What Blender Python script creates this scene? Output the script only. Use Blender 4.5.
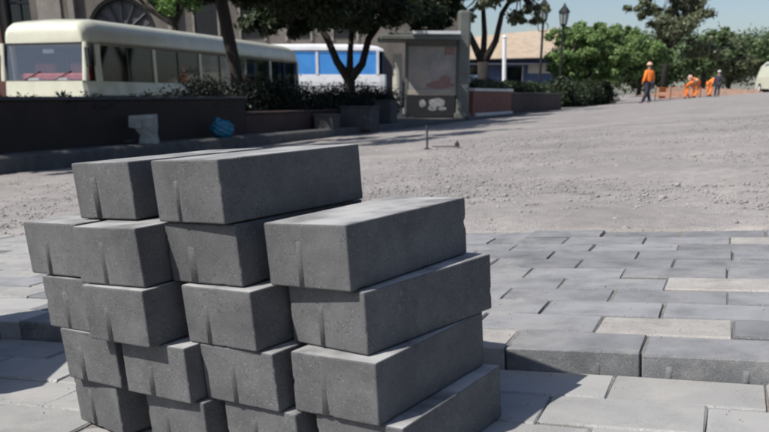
import bpy, bmesh, math, random
import numpy as np
from mathutils import Matrix, Vector
random.seed(7); rng = np.random.default_rng(7)
R = math.radians
sc = bpy.context.scene
C = sc.collection
for o in list(bpy.data.objects): bpy.data.objects.remove(o)

# ------------------------------------------------------------------ camera, sky, sun, exposure
cam = bpy.data.objects.new('camera', bpy.data.cameras.new('camera')); C.objects.link(cam); sc.camera = cam
cam.location = (0, 0, .45); cam.rotation_euler = (R(90 - 18.543), 0, 0)
cam.data.sensor_width = 36; cam.data.lens = 37.685; cam.data.shift_y = .19508
cam.data.clip_start = .02; cam.data.clip_end = 3000
cam.data.dof.use_dof = True; cam.data.dof.focus_distance = 1.0; cam.data.dof.aperture_fstop = 14

# the paved patch of the street leans about four degrees: M carries "street" coordinates to the world
RM = Matrix(((0.9975097, -0.02107349, -0.06730752), (0.02242928, 0.99955919, 0.01945133), (0.06686794, -0.02091255, 0.99754265)))
M = Matrix.Translation((0, 0, .45)) @ RM.to_4x4() @ Matrix.Translation((0, 0, -.3284236))
sun_dir = (RM @ Vector((.66, .41, -1.0))).normalized()           # the way the light travels
W = bpy.data.worlds.new('World'); sc.world = W; W.use_nodes = True
nt = W.node_tree; sky = nt.nodes.new('ShaderNodeTexSky'); sky.sky_type = 'NISHITA'; sky.sun_disc = False
S = -sun_dir
sky.sun_elevation = math.asin(S.z); sky.sun_rotation = math.atan2(S.x, S.y)
sky.air_density = 1.0; sky.dust_density = 1.3; sky.ozone_density = 2.6
tn = nt.nodes.new('ShaderNodeMix'); tn.data_type = 'RGBA'; tn.blend_type = 'MULTIPLY'; tn.inputs[0].default_value = 1; tn.inputs[7].default_value = (1.03, .99, .985, 1); nt.links.new(sky.outputs[0], tn.inputs[6])
nt.links.new(tn.outputs[2], nt.nodes['Background'].inputs[0]); nt.nodes['Background'].inputs[1].default_value = .088
sl = bpy.data.lights.new('sun', 'SUN'); sl.energy = 4.5; sl.angle = R(.55); sl.color = (1, .955, .89)
so = bpy.data.objects.new('sun', sl); C.objects.link(so); so.rotation_euler = sun_dir.to_track_quat('-Z', 'Y').to_euler()
sc.view_settings.view_transform = 'Standard'; sc.view_settings.look = 'None'
sc.view_settings.exposure = .40; sc.view_settings.gamma = 1
sc.cycles.filter_width = 1.9

# ------------------------------------------------------------------ materials
def node_mat(name): 
    m = bpy.data.materials.new(name); m.use_nodes = True
    return m, m.node_tree, m.node_tree.nodes['Principled BSDF']
def mat(name, c1, c2=None, scale=20, rough=.8, bump=.0, bscale=None, metal=0, vary=0, spots=None, detail=6, bdist=.01, coat=0, stretch=None, sun_dust=None, pores=None, film=None, stain=0):
    m, t, p = node_mat(name); N, Lk = t.nodes, t.links
    c2 = c2 or tuple(x * .8 for x in c1)
    tc = N.new('ShaderNodeTexCoord'); vec = tc.outputs['Object']
    if stretch:
        mp = N.new('ShaderNodeMapping'); mp.inputs['Scale'].default_value = stretch; Lk.new(vec, mp.inputs[0]); vec = mp.outputs[0]
    if vary:
        oi = N.new('ShaderNodeObjectInfo'); ad = N.new('ShaderNodeVectorMath'); ad.operation = 'ADD'
        ml = N.new('ShaderNodeVectorMath'); ml.operation = 'SCALE'; ml.inputs['Scale'].default_value = 37
        cb = N.new('ShaderNodeCombineXYZ'); Lk.new(oi.outputs['Random'], cb.inputs[0]); Lk.new(oi.outputs['Random'], cb.inputs[1])
        Lk.new(cb.outputs[0], ml.inputs[0]); Lk.new(vec, ad.inputs[0]); Lk.new(ml.outputs[0], ad.inputs[1]); vec = ad.outputs[0]
    n = N.new('ShaderNodeTexNoise'); n.inputs['Scale'].default_value = scale; n.inputs['Detail'].default_value = detail; n.inputs['Roughness'].default_value = .62
    Lk.new(vec, n.inputs['Vector'])
    r = N.new('ShaderNodeValToRGB'); r.color_ramp.elements[0].position = .34; r.color_ramp.elements[1].position = .68
    r.color_ramp.elements[0].color = (*c2, 1); r.color_ramp.elements[1].color = (*c1, 1); Lk.new(n.outputs[0], r.inputs[0])
    col = r.outputs[0]
    if spots:      # (colour, scale, threshold): fine specks
        v = N.new('ShaderNodeTexNoise'); v.inputs['Scale'].default_value = spots[1]; v.inputs['Detail'].default_value = 2; Lk.new(vec, v.inputs['Vector'])
        mr = N.new('ShaderNodeMapRange'); mr.inputs[1].default_value = spots[2]; mr.inputs[2].default_value = spots[2] + .08; Lk.new(v.outputs[0], mr.inputs[0])
        mx = N.new('ShaderNodeMix'); mx.data_type = 'RGBA'; Lk.new(mr.outputs[0], mx.inputs[0]); Lk.new(col, mx.inputs[6]); mx.inputs[7].default_value = (*spots[0], 1); col = mx.outputs[2]
    if pores:     # (scale, depth): pits and exposed sand grains of cast concrete
        vo = N.new('ShaderNodeTexVoronoi'); vo.inputs['Scale'].default_value = pores; Lk.new(vec, vo.inputs['Vector'])
        gate = N.new('ShaderNodeTexNoise'); gate.inputs['Scale'].default_value = pores * .23; Lk.new(vec, gate.inputs['Vector'])
        pm = N.new('ShaderNodeMapRange'); pm.inputs[1].default_value = .16; pm.inputs[2].default_value = .34; Lk.new(vo.outputs['Distance'], pm.inputs[0])
        gm = N.new('ShaderNodeMapRange'); gm.inputs[1].default_value = .50; gm.inputs[2].default_value = .56; gm.inputs[3].default_value = 1; gm.inputs[4].default_value = 0; Lk.new(gate.outputs[0], gm.inputs[0])
        pmx = N.new('ShaderNodeMath'); pmx.operation = 'MAXIMUM'; Lk.new(pm.outputs[0], pmx.inputs[0]); Lk.new(gm.outputs[0], pmx.inputs[1])
        pc = N.new('ShaderNodeMix'); pc.data_type = 'RGBA'; pc.blend_type = 'MULTIPLY'; pc.inputs[0].default_value = 1; Lk.new(col, pc.inputs[6])
        pr = N.new('ShaderNodeMapRange'); pr.inputs[3].default_value = .52; Lk.new(pmx.outputs[0], pr.inputs[0]); Lk.new(pr.outputs[0], pc.inputs[7]); col = pc.outputs[2]
    if stain:     # damp marks and lime bloom, a few centimetres across
        st_ = N.new('ShaderNodeTexNoise'); st_.inputs['Scale'].default_value = 13; st_.inputs['Detail'].default_value = 9; st_.inputs['Roughness'].default_value = .7; st_.inputs['Distortion'].default_value = .6; Lk.new(vec, st_.inputs['Vector'])
        sm_ = N.new('ShaderNodeMapRange'); sm_.inputs[1].default_value = .3; sm_.inputs[2].default_value = .7; sm_.inputs[3].default_value = 1 - stain; sm_.inputs[4].default_value = 1 + stain; Lk.new(st_.outputs[0], sm_.inputs[0])
        sc_ = N.new('ShaderNodeMix'); sc_.data_type = 'RGBA'; sc_.blend_type = 'MULTIPLY'; sc_.inputs[0].default_value = 1; sc_.clamp_result = False; Lk.new(col, sc_.inputs[6]); Lk.new(sm_.outputs[0], sc_.inputs[7]); col = sc_.outputs[2]
    if sun_dust:      # pale dusty face mix on upper faces, with sunlit brightness put into its colour
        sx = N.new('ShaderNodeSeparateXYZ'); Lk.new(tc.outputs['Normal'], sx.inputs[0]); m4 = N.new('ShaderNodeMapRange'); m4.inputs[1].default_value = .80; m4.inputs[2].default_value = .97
        Lk.new(sx.outputs[2], m4.inputs[0]); n4 = N.new('ShaderNodeTexNoise'); n4.inputs['Scale'].default_value = sun_dust[1]; n4.inputs['Detail'].default_value = 7; Lk.new(vec, n4.inputs['Vector'])
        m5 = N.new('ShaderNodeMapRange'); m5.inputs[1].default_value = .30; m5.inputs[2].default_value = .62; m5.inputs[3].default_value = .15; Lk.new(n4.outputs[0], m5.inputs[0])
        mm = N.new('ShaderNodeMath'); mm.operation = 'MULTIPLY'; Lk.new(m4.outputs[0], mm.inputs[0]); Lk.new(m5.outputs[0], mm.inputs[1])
        mx4 = N.new('ShaderNodeMix'); mx4.data_type = 'RGBA'; Lk.new(mm.outputs[0], mx4.inputs[0]); Lk.new(col, mx4.inputs[6]); mx4.inputs[7].default_value = (*sun_dust[0], 1); col = mx4.outputs[2]
    if vary:
        h = N.new('ShaderNodeHueSaturation'); mr2 = N.new('ShaderNodeMapRange'); mr2.inputs[3].default_value = 1 - vary; mr2.inputs[4].default_value = 1 + vary
        Lk.new(oi.outputs['Random'], mr2.inputs[0]); Lk.new(mr2.outputs[0], h.inputs['Value']); Lk.new(col, h.inputs['Color']); col = h.outputs[0]
    if film:      # sand and dust trodden over neighbouring pavers alike
        ge = N.new('ShaderNodeNewGeometry'); nf = N.new('ShaderNodeTexNoise'); nf.inputs['Scale'].default_value = 7; nf.inputs['Detail'].default_value = 10; nf.inputs['Roughness'].default_value = .72; nf.inputs['Distortion'].default_value = .4
        Lk.new(ge.outputs['Position'], nf.inputs['Vector']); mf = N.new('ShaderNodeMapRange'); mf.inputs[1].default_value = .50; mf.inputs[2].default_value = .72; mf.inputs[4].default_value = .8; Lk.new(nf.outputs[0], mf.inputs[0])
        xf = N.new('ShaderNodeMix'); xf.data_type = 'RGBA'; Lk.new(mf.outputs[0], xf.inputs[0]); Lk.new(col, xf.inputs[6]); xf.inputs[7].default_value = (*film, 1); col = xf.outputs[2]
    Lk.new(col, p.inputs['Base Color']); p.inputs['Roughness'].default_value = rough; p.inputs['Metallic'].default_value = metal
    p.inputs['Coat Weight'].default_value = coat
    if bump:
        b = N.new('ShaderNodeBump'); b.inputs['Strength'].default_value = bump; b.inputs['Distance'].default_value = bdist
        n2 = N.new('ShaderNodeTexNoise'); n2.inputs['Scale'].default_value = bscale or scale * 6; n2.inputs['Detail'].default_value = 5; Lk.new(vec, n2.inputs['Vector'])
        Lk.new(n2.outputs[0], b.inputs['Height']); Lk.new(b.outputs[0], p.inputs['Normal'])
    return m
def leaf_mat(name, c1, c2, scale=1.4, trans=.25):
    m, t, p = node_mat(name); N, Lk = t.nodes, t.links
    tc = N.new('ShaderNodeTexCoord'); n = N.new('ShaderNodeTexNoise'); n.inputs['Scale'].default_value = scale; n.inputs['Detail'].default_value = 8
    n.inputs['Roughness'].default_value = .8
    Lk.new(tc.outputs['Object'], n.inputs['Vector'])
    r = N.new('ShaderNodeValToRGB'); r.color_ramp.elements[0].position = .36; r.color_ramp.elements[1].position = .64
    r.color_ramp.elements[0].color = (*c2, 1); r.color_ramp.elements[1].color = (*c1, 1)
    Lk.new(n.outputs[0], r.inputs[0]); Lk.new(r.outputs[0], p.inputs['Base Color']); p.inputs['Roughness'].default_value = .55
    tr = N.new('ShaderNodeBsdfTranslucent'); Lk.new(r.outputs[0], tr.inputs[0]); mx = N.new('ShaderNodeMixShader'); mx.inputs[0].default_value = trans
    Lk.new(p.outputs[0], mx.inputs[1]); Lk.new(tr.outputs[0], mx.inputs[2]); Lk.new(mx.outputs[0], N['Material Output'].inputs[0])
    return m
def glass_mat(name, tint, refl=.18, rough=.05, blend=.35, top=1.0):
    m, t, p = node_mat(name); N, Lk = t.nodes, t.links; N.remove(p)
    a = N.new('ShaderNodeBsdfTransparent'); a.inputs[0].default_value = (*tint, 1)
    g = N.new('ShaderNodeBsdfGlossy'); g.inputs['Roughness'].default_value = rough; g.inputs[0].default_value = (.9, .93, .95, 1)
    lw = N.new('ShaderNodeLayerWeight'); lw.inputs[0].default_value = blend
    mr = N.new('ShaderNodeMapRange'); mr.inputs[3].default_value = refl; mr.inputs[4].default_value = top; Lk.new(lw.outputs['Fresnel'], mr.inputs[0])
    mx = N.new('ShaderNodeMixShader'); Lk.new(mr.outputs[0], mx.inputs[0]); Lk.new(a.outputs[0], mx.inputs[1]); Lk.new(g.outputs[0], mx.inputs[2])
    Lk.new(mx.outputs[0], N['Material Output'].inputs[0]); return m

MT = dict(
 block=mat('pile_concrete', (.100, .101, .104), (.070, .071, .074), 22, .88, .35, 700, vary=.09, spots=((.155, .155, .158), 520, .62), bdist=.0010, sun_dust=((.36, .36, .355), 22), pores=300, stain=.26),
 paver=mat('paver_concrete', (.155, .160, .168), (.115, .12, .127), 30, .85, .4, 500, vary=.20, spots=((.225, .225, .225), 380, .60), bdist=.0016, sun_dust=((.225, .228, .238), 16), pores=300, stain=.24, film=(.30, .29, .275)),
 paver_pale=mat('paver_pale_concrete', (.37, .35, .325), (.28, .265, .25), 20, .85, .5, 300, vary=.08, bdist=.0018, pores=300, stain=.2, film=(.30, .29, .275)),
 paver_light=mat('paver_light_concrete', (.30, .30, .29), (.22, .22, .215), 26, .85, .4, 500, vary=.12, spots=((.36, .36, .35), 300, .60), bdist=.0016, sun_dust=((.30, .297, .288), 12), pores=300, stain=.22, film=(.36, .345, .32)),
 sand=mat('joint_sand', (.24, .22, .195), (.15, .135, .12), 60, .95, .8, 400, bdist=.003),
 gravel=mat('gravel_dirt', (.308, .288, .272), (.205, .192, .182), 1.3, .95, .6, 190, spots=((.18, .17, .163), 210, .57), bdist=.005, pores=140, stain=.16, detail=12),
 pebble=mat('pebble_stone', (.32, .305, .295), (.20, .19, .183), 9, .9, .3, 80, bdist=.003),
 kerb=mat('kerb_concrete', (.105, .10, .098), (.06, .06, .06), 8, .9, .5, 80, bdist=.004),
 walk=mat('sidewalk_concrete', (.15, .145, .14), (.09, .085, .08), 4, .9, .4, 60, bdist=.004),
 wall=mat('dark_plaster', (.030, .019, .016), (.016, .011, .0095), 3, .85, .4, 30, bdist=.006),
 redwall=mat('dark_red_brown_plaster', (.06, .034, .029), (.032, .02, .018), 3, .85, .4, 30, bdist=.006),
 coping=mat('grey_coping', (.06, .06, .065), (.035, .035, .04), 6, .85, .3, 50, bdist=.004),
 cream=mat('cream_paint', (.66, .66, .53), (.56, .56, .46), 2.5, .35, coat=.4),
 white=mat('white_paint', (.75, .76, .77), (.62, .63, .65), 2.5, .35, coat=.4),
 vwhite=mat('off_white_plaster', (.62, .60, .56), (.5, .48, .45), 3, .7),
 grey_trim=mat('grey_trim', (.10, .10, .11), (.07, .07, .08), 6, .5),
 black=mat('black_rubber', (.02, .02, .022), (.012, .012, .014), 10, .6),
 red_cloth=mat('red_upholstery', (.30, .045, .045), (.16, .03, .035), 10, .85),
 red_cover=mat('bright_red_cover', (.55, .13, .12), (.38, .08, .08), 9, .8),
 curtain_cloth=mat('curtain_cloth', (.34, .37, .42), (.18, .20, .24), 3, .9, stretch=(1, 9, 1)),
 scuff=mat('scuffed_paint', (.42, .42, .41), (.10, .10, .10), 14, .8),
 paper=mat('white_paper', (.75, .75, .72), (.6, .6, .6), 5, .8),
 glass=glass_mat('clear_glass', (.80, .82, .84), .16, blend=.12),
 dglass=glass_mat('tinted_glass', (.42, .44, .46), .05, blend=.12, top=.4),
 bglass=glass_mat('blue_glass', (.02, .12, .40), .12),
 blue=mat('blue_panel', (.08, .33, .78), (.06, .26, .66), 2, .4, coat=.3),
 decal=mat('brown_print', (.36, .17, .08), (.22, .10, .05), 6, .5),
 stone=mat('facade_stone', (.165, .145, .125), (.095, .083, .072), 1.4, .9, .5, 12, bdist=.02),
 stone_lt=mat('facade_pale_stone', (.28, .255, .225), (.18, .165, .145), 2, .9, .5, 14, bdist=.02),
 redstone=mat('facade_red_plaster', (.16, .07, .055), (.10, .05, .04), 2, .9),
 iron=mat('dark_iron', (.018, .02, .022), (.01, .011, .012), 8, .5, metal=.3),
 conc=mat('grey_concrete', (.07, .07, .073), (.045, .045, .048), 6, .9, .5, 60, bdist=.004),
 sack=mat('pale_sack', (.36, .37, .34), (.22, .235, .22), 12, .8, .4, 60, bdist=.01),
 teal=mat('blue_plastic', (.02, .21, .34), (.012, .12, .21), 9, .25, .5, 40, bdist=.01),
 green_metal=mat('grey_green_metal', (.15, .16, .145), (.105, .112, .10), 3, .5),
 cream_post=mat('cream_metal', (.48, .46, .40), (.36, .34, .30), 3, .6),
 poster=mat('faded_poster', (.42, .36, .34), (.24, .245, .24), 2.6, .4, detail=4),
 poster_red=mat('poster_red', (.33, .18, .16), (.27, .16, .145), 4, .5),
 poster_sand=mat('poster_cream', (.45, .39, .32), (.38, .33, .27), 4, .5),
 brick=mat('planter_brick', (.21, .085, .062), (.14, .06, .046), 7, .85, .4, 40, bdist=.006),
 bark=mat('bark', (.032, .026, .022), (.014, .012, .010), 9, .95, .8, 30, bdist=.02, stretch=(1, 1, .25)),
 lime=mat('whitewashed_bark', (.50, .49, .46), (.34, .33, .31), 8, .9, .5, 30, bdist=.01),
 leaf_dark=leaf_mat('dark_leaf', (.040, .062, .022), (.018, .030, .012)),
 leaf_mid=leaf_mat('mid_leaf', (.13, .19, .075), (.058, .092, .038)),
 leaf_round=leaf_mat('fresh_leaf', (.20, .31, .10), (.095, .155, .05)),
 leaf_bright=leaf_mat('bright_leaf', (.13, .235, .05), (.06, .12, .03)),
 leaf_grey=leaf_mat('olive_leaf', (.175, .195, .105), (.08, .10, .055)),
 leaf_hedge=leaf_mat('hedge_leaf', (.015, .022, .010), (.007, .011, .006)),
 tan=mat('tan_roof_tile', (.44, .36, .27), (.33, .26, .19), 2, .85),
 bluewall=mat('blue_plaster', (.10, .14, .27), (.06, .09, .18), 2, .8),
 orange=mat('orange_fabric', (.92, .24, .03), (.72, .17, .02), 6, .7),
 navy=mat('navy_fabric', (.035, .035, .06), (.02, .02, .035), 6, .8),
 skin=mat('skin', (.32, .18, .12), (.26, .14, .10), 6, .6),
 helmet=mat('pale_helmet', (.70, .45, .35), (.6, .38, .3), 6, .4),
 rust=mat('rusty_steel', (.06, .045, .04), (.03, .025, .025), 30, .7),
 earth=mat('red_earth', (.30, .19, .14), (.19, .135, .105), 3, .95, .6, 20, bdist=.03),
 lampglass=mat('lantern_pane', (.30, .34, .34), (.24, .28, .28), 5, .2),
)

# ------------------------------------------------------------------ helpers
def bm_new(): return bmesh.new()
def link(name, bm, m, parent=None, smooth=False, mx=None):
    me = bpy.data.meshes.new(name); bm.to_mesh(me); bm.free()
    for k in (m if isinstance(m, (list, tuple)) else [m]): me.materials.append(k)
    if smooth: me.polygons.foreach_set('use_smooth', [True] * len(me.polygons))
    o = bpy.data.objects.new(name, me); C.objects.link(o)
    if parent: o.parent = parent
    if mx is not None: o.matrix_world = mx
    return o
def tag(o, label=None, cat=None, group=None, kind=None):
    if label: o['label'] = label
    if cat: o['category'] = cat
    if group: o['group'] = group
    if kind: o['kind'] = kind
    return o
def thing(name, label, cat, loc=(0, 0, 0), rz=0, group=None):
    o = bpy.data.objects.new(name, None); C.objects.link(o); o.location = loc; o.rotation_euler = (0, 0, rz); o.empty_display_size = .1
    return tag(o, label, cat, group)
def box(bm, x0, x1, y0, y1, z0, z1, bev=0, seg=1, mx=None, mi=0):
    r = bmesh.ops.create_cube(bm, size=1); vs = r['verts']
    bmesh.ops.scale(bm, verts=vs, vec=(x1 - x0, y1 - y0, z1 - z0)); bmesh.ops.translate(bm, verts=vs, vec=((x0 + x1) / 2, (y0 + y1) / 2, (z0 + z1) / 2))
    es = list({e for v in vs for e in v.link_edges}); fs = set(f for v in vs for f in v.link_faces)
    if bev:
        rr = bmesh.ops.bevel(bm, geom=es, offset=bev, segments=seg, affect='EDGES', profile=.5); vs = list({v for f in rr['faces'] for v in f.verts} | {v for v in vs if v.is_valid})
    if mx is not None: bmesh.ops.transform(bm, matrix=mx, verts=vs)
    if mi:
        for v in vs:
            for f in v.link_faces: f.material_index = mi
    return vs
def tube(bm, pts, rad, n=8, cap=True):
    pts = [Vector(p) for p in pts]; rad = rad if isinstance(rad, (list, tuple)) else [rad] * len(pts); rings = []
    for i, p in enumerate(pts):
        d = (pts[min(i + 1, len(pts) - 1)] - pts[max(i - 1, 0)]).normalized()
        a = d.orthogonal().normalized() if i == 0 else (rings_a - d * rings_a.dot(d)).normalized()
        rings_a = a; b = d.cross(a)
        rings.append([bm.verts.new(p + (a * math.cos(k * 2 * math.pi / n) + b * math.sin(k * 2 * math.pi / n)) * rad[i]) for k in range(n)])
    for i in range(len(rings) - 1):
        for k in range(n): bm.faces.new((rings[i][k], rings[i][(k + 1) % n], rings[i + 1][(k + 1) % n], rings[i + 1][k]))
    if cap: bm.faces.new(rings[0][::-1]); bm.faces.new(rings[-1])
    return rings
def sweep(bm, prof, path):          # prof: list of (a, z) ; path: list of (origin, right)
    rs = [[bm.verts.new(Vector(o) + Vector(r) * a + Vector((0, 0, z))) for a, z in prof] for o, r in path]
    n = len(prof)
    for i in range(len(rs) - 1):
        for k in range(n): bm.faces.new((rs[i][k], rs[i + 1][k], rs[i + 1][(k + 1) % n], rs[i][(k + 1) % n]))
    bm.faces.new(rs[0]); bm.faces.new(rs[-1][::-1]); bmesh.ops.recalc_face_normals(bm, faces=bm.faces)
def np_mesh(name, v, f, m, parent=None):
    me = bpy.data.meshes.new(name); v = np.asarray(v, np.float32); f = np.asarray(f, np.int32); k = f.shape[1]
    me.vertices.add(len(v)); me.vertices.foreach_set('co', v.ravel()); me.loops.add(f.size); me.loops.foreach_set('vertex_index', f.ravel())
    me.polygons.add(len(f)); me.polygons.foreach_set('loop_start', np.arange(0, f.size, k, dtype=np.int32)); me.polygons.foreach_set('loop_total', np.full(len(f), k, np.int32))
    me.update(calc_edges=True); me.materials.append(m)
    o = bpy.data.objects.new(name, me); C.objects.link(o)
    if parent: o.parent = parent
    return o

# ------------------------------------------------------------------ ground: a long sloping gravel street
PA, PB, PC = 0.120767, 0.0674733, -0.0194992
def road_z(x, y):
    xx = np.clip(x, -30, 24); yy = np.clip(y, -8, 62)
    return PA + PB * xx + PC * yy
PYAW = R(-24.0); PE = Vector((math.cos(PYAW), math.sin(PYAW), 0)); PN = Vector((-math.sin(PYAW), math.cos(PYAW), 0)); PO = Vector((.157, 1.001, 0))
PL, PW, PT = .170, .088, .055
NROW = 11
def street(s, t, z): return M @ (PO + PE * s + PN * t + Vector((0, 0, z)))
def hsh(a, b):
    v = np.sin(a * 12.9898 + b * 78.233) * 43758.5453; return v - np.floor(v)
def ground_sheet():
    def spacing(lo, hi, fine_lo, fine_hi, d):
        a = list(np.arange(fine_lo, fine_hi, d)); g = d; x = fine_lo; left = []
        while x > lo: g *= 1.13; x -= g; left.append(x)
        g = d; x = fine_hi; right = []
        while x < hi: g *= 1.13; x += g; right.append(x)
        return np.array(left[::-1] + a + right)
    s = spacing(-1500, 1500, -4.5, 4.5, .035); t = spacing(-60, 2500, -.9, 5.2, .03)
    Sg, Tg = np.meshgrid(s, t, indexing='ij')
    e, n = np.array(PE), np.array(PN); P = np.array(PO)[None, None] + Sg[..., None] * e + Tg[..., None] * n
    Rn = np.array(RM); Pw = (P - np.array([0, 0, .3284236])) @ Rn.T + np.array([0, 0, .45])
    x, y = Pw[..., 0], Pw[..., 1]
    z = road_z(x, y)
    edge = NROW * PW + .012 + .02 * (hsh(np.floor(Sg * 9), 3.0) - .5) + .015 * np.sin(Sg * 7)
    edge = edge + np.where(Sg < -1.5, .0, 0)
    in_pav = np.clip((edge - Tg) / .035, 0, 1)
    k = np.hypot(x, y)
    bumpy = .0045 * np.sin(x * 21 + 3 * np.sin(y * 9)) * np.sin(y * 17 + 2 * np.sin(x * 13)) + .006 * np.sin(x * 3.1 + y * 1.3) * np.sin(y * 2.3) + .006 * (hsh(np.round(x * 40), np.round(y * 40)) - .5)
    bumpy = bumpy * np.clip(40 / (k + 1), 0, 1) + .008 * np.sin(x * .9) * np.sin(y * .7 + .5) * np.clip((k - 4) / 6, 0, 1) * np.clip((70 - k) / 30, 0, 1)
    z = z + (1 - in_pav) * (.026 + bumpy) + in_pav * (-.085)
    V = np.stack([x, y, z], -1).reshape(-1, 3); ns, ntt = Sg.shape
    i = np.arange(ns - 1)[:, None] * ntt + np.arange(ntt - 1)[None]; i = i.ravel()
    return np_mesh('ground', V, np.stack([i, i + ntt, i + ntt + 1, i + 1], 1), MT['gravel'])
g = ground_sheet(); tag(g, 'pale grey gravel roadbed stretching away behind the block pavement', kind='structure')
g.data.polygons.foreach_set('use_smooth', [True] * len(g.data.polygons))

# loose stones on the roadbed
def pebbles(n):
    bm = bmesh.new(); bmesh.ops.create_icosphere(bm, subdivisions=1, radius=1); bv = np.array([v.co[:] for v in bm.verts]); bf = np.array([[v.index for v in f.verts] for f in bm.faces]); bm.free()
    y = 1.9 * (9.5 / 1.9) ** rng.random(n); x = y * rng.uniform(-.62, .62, n)
    rn = (np.stack([x, y, road_z(x, y)], 1) - [0, 0, .45]) @ np.array(RM) + [0, 0, .3284]
    t = (rn[:, :2] - np.array(PO)[:2]) @ np.array(PN)[:2]
    ok = (t > NROW * PW + .03) & (x > -3.1 + (y - 7.5) * .457 - .6); x, y = x[ok], y[ok]; n = len(x)
    r = np.clip(rng.lognormal(math.log(.0017), .5, n), .0009, .0085) * (1 + y * .06)
    sc3 = r[:, None] * np.stack([rng.uniform(.8, 1.4, n), rng.uniform(.8, 1.4, n), rng.uniform(.45, .8, n)], 1)
    a = rng.uniform(0, 6.28, n); ca, sa = np.cos(a), np.sin(a)
    P = bv[None] * sc3[:, None] * rng.uniform(.8, 1.2, (n, len(bv), 1))
    X = P[..., 0] * ca[:, None] - P[..., 1] * sa[:, None] + x[:, None]; Y = P[..., 0] * sa[:, None] + P[..., 1] * ca[:, None] + y[:, None]
    Z = P[..., 2] + (road_z(x, y) + .026 + r * .3)[:, None]
    V = np.stack([X, Y, Z], -1).reshape(-1, 3); F = (bf[None] + (np.arange(n) * len(bv))[:, None, None]).reshape(-1, 3)
    o = np_mesh('loose_gravel', V, F, MT['pebble']); return o
tag(pebbles(60000), 'small loose stones strewn over the gravel roadbed', 'gravel', kind='stuff')

# ------------------------------------------------------------------ kerb, sidewalk terrace, wall
def kl(y):          # kerb line (x, z of the ledge) at depth y
    return -3.48 + (y - 7.5) * .4572, -.07 + (y - 7.5) * .0041
KE = Vector((.4158, .9094, 0)); KN = Vector((.9094, -.4158, 0))
def kpath(y0, y1, step, off=0):
    n = max(1, int((y1 - y0) / step)); out = []
    for i in range(n + 1):
        y = y0 + (y1 - y0) * i / n; x, z = kl(y); out.append((Vector((x, y, z)) + KN * off, KN))
    return out
bm = bm_new(); sweep(bm, [(0, 0), (-.16, .0), (-.16, -.5), (.02, -.5), (.02, -.02)], kpath(-6, 62, 1.0)); tag(link('kerb', bm, MT['kerb']), 'low grey kerb running along the left edge of the gravel road', kind='structure')
bm = bm_new(); sweep(bm, [(-.165, -.006), (-30, -.006), (-30, -3), (-.165, -3)], kpath(-6, 62, 4)); tag(link('sidewalk', bm, MT['walk']), 'grey sidewalk terrace behind the kerb', kind='structure')
w = thing('garden_wall', 'long low dark brown wall with a grey coping in front of the cream bus', 'wall', (*kl(8)[:1], 8, kl(8)[1]))
wi = w.matrix_basis.inverted()
def kwall(name, y0, y1, off, th, zb, zt, m, par):
    bm = bm_new(); p0 = Vector((kl(y0)[0], y0, 0)) + KN * off; p1 = Vector((kl(y1)[0], y1, 0)) + KN * off
    for q in range(2): pass
    v = [p0, p1, p1 - KN * th, p0 - KN * th]; bv = [bm.verts.new((a.x, a.y, zb)) for a in v] + [bm.verts.new((a.x, a.y, zt)) for a in v]
    for f in ((0, 1, 5, 4), (1, 2, 6, 5), (2, 3, 7, 6), (3, 0, 4, 7), (4, 5, 6, 7), (3, 2, 1, 0)): bm.faces.new([bv[i] for i in f])
    bmesh.ops.recalc_face_normals(bm, faces=bm.faces); es = list(bm.edges); bmesh.ops.bevel(bm, geom=es, offset=.008, segments=1, affect='EDGES')
    if par: bmesh.ops.translate(bm, verts=bm.verts, vec=-par.location)
    return link(name, bm, m, par)
kwall('wall', 1.0, 11.6, -.36, .22, -.5, .405, MT['wall'], w)
kwall('coping', .98, 11.63, -.335, .27, .406, .445, MT['coping'], w)

w2 = thing('low_wall', 'lower dark reddish-brown wall continuing right of the grey-coped wall towards the concrete blocks', 'wall', (kl(12)[0], 12, kl(12)[1]))
kwall('wall', 11.65, 14.2, -.40, .2, -.5, .20, MT['redwall'], w2)
kwall('coping', 11.64, 14.22, -.38, .24, .201, .235, MT['redwall'], w2)

# ------------------------------------------------------------------ leaves, trees, hedges
def leaf_cloud(centres, radii, n, size, flat=.5, shell=.55):
    """leaf quads spread through clumps; centres (k,3), radii (k,3)"""
    k = len(centres); w_ = np.prod(radii, 1) ** (2 / 3); w_ = w_ / w_.sum(); idx = rng.choice(k, n, p=w_)
    d = rng.normal(size=(n, 3)); d /= np.linalg.norm(d, axis=1)[:, None]; rr = shell + (1 - shell) * rng.random(n) ** .7; rr *= rng.uniform(.75, 1.25, n) * np.where(rng.random(n) < .12, 1.3, 1.0)
    P = centres[idx] + d * radii[idx] * rr[:, None]
    nr = d * (1 - flat) + rng.normal(size=(n, 3)) * .55 + [0, 0, flat * .8]; nr /= np.linalg.norm(nr, axis=1)[:, None]
    a = np.cross(nr, rng.normal(size=(n, 3))); a /= np.linalg.norm(a, axis=1)[:, None]; b = np.cross(nr, a)
    s = size * rng.uniform(.6, 1.35, n)[:, None]
    V = np.stack([P - a * s, P + b * s * .45, P + a * s, P - b * s * .45], 1).reshape(-1, 3); F = np.arange(4 * n).reshape(n, 4)
    return V, F
def clumps(c, r, k, cr, seed=None):
    c, r = np.array(c, float), np.array(r, float); d = rng.normal(size=(k, 3)); d /= np.linalg.norm(d, axis=1)[:, None]
    rad = rng.random(k)[:, None] ** .45; cc = c + d * r * rad * .85
    return cc, np.stack([np.full(k, cr) * rng.uniform(.6, 1.3, k)] * 3, 1) * [1, 1, .72]
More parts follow.
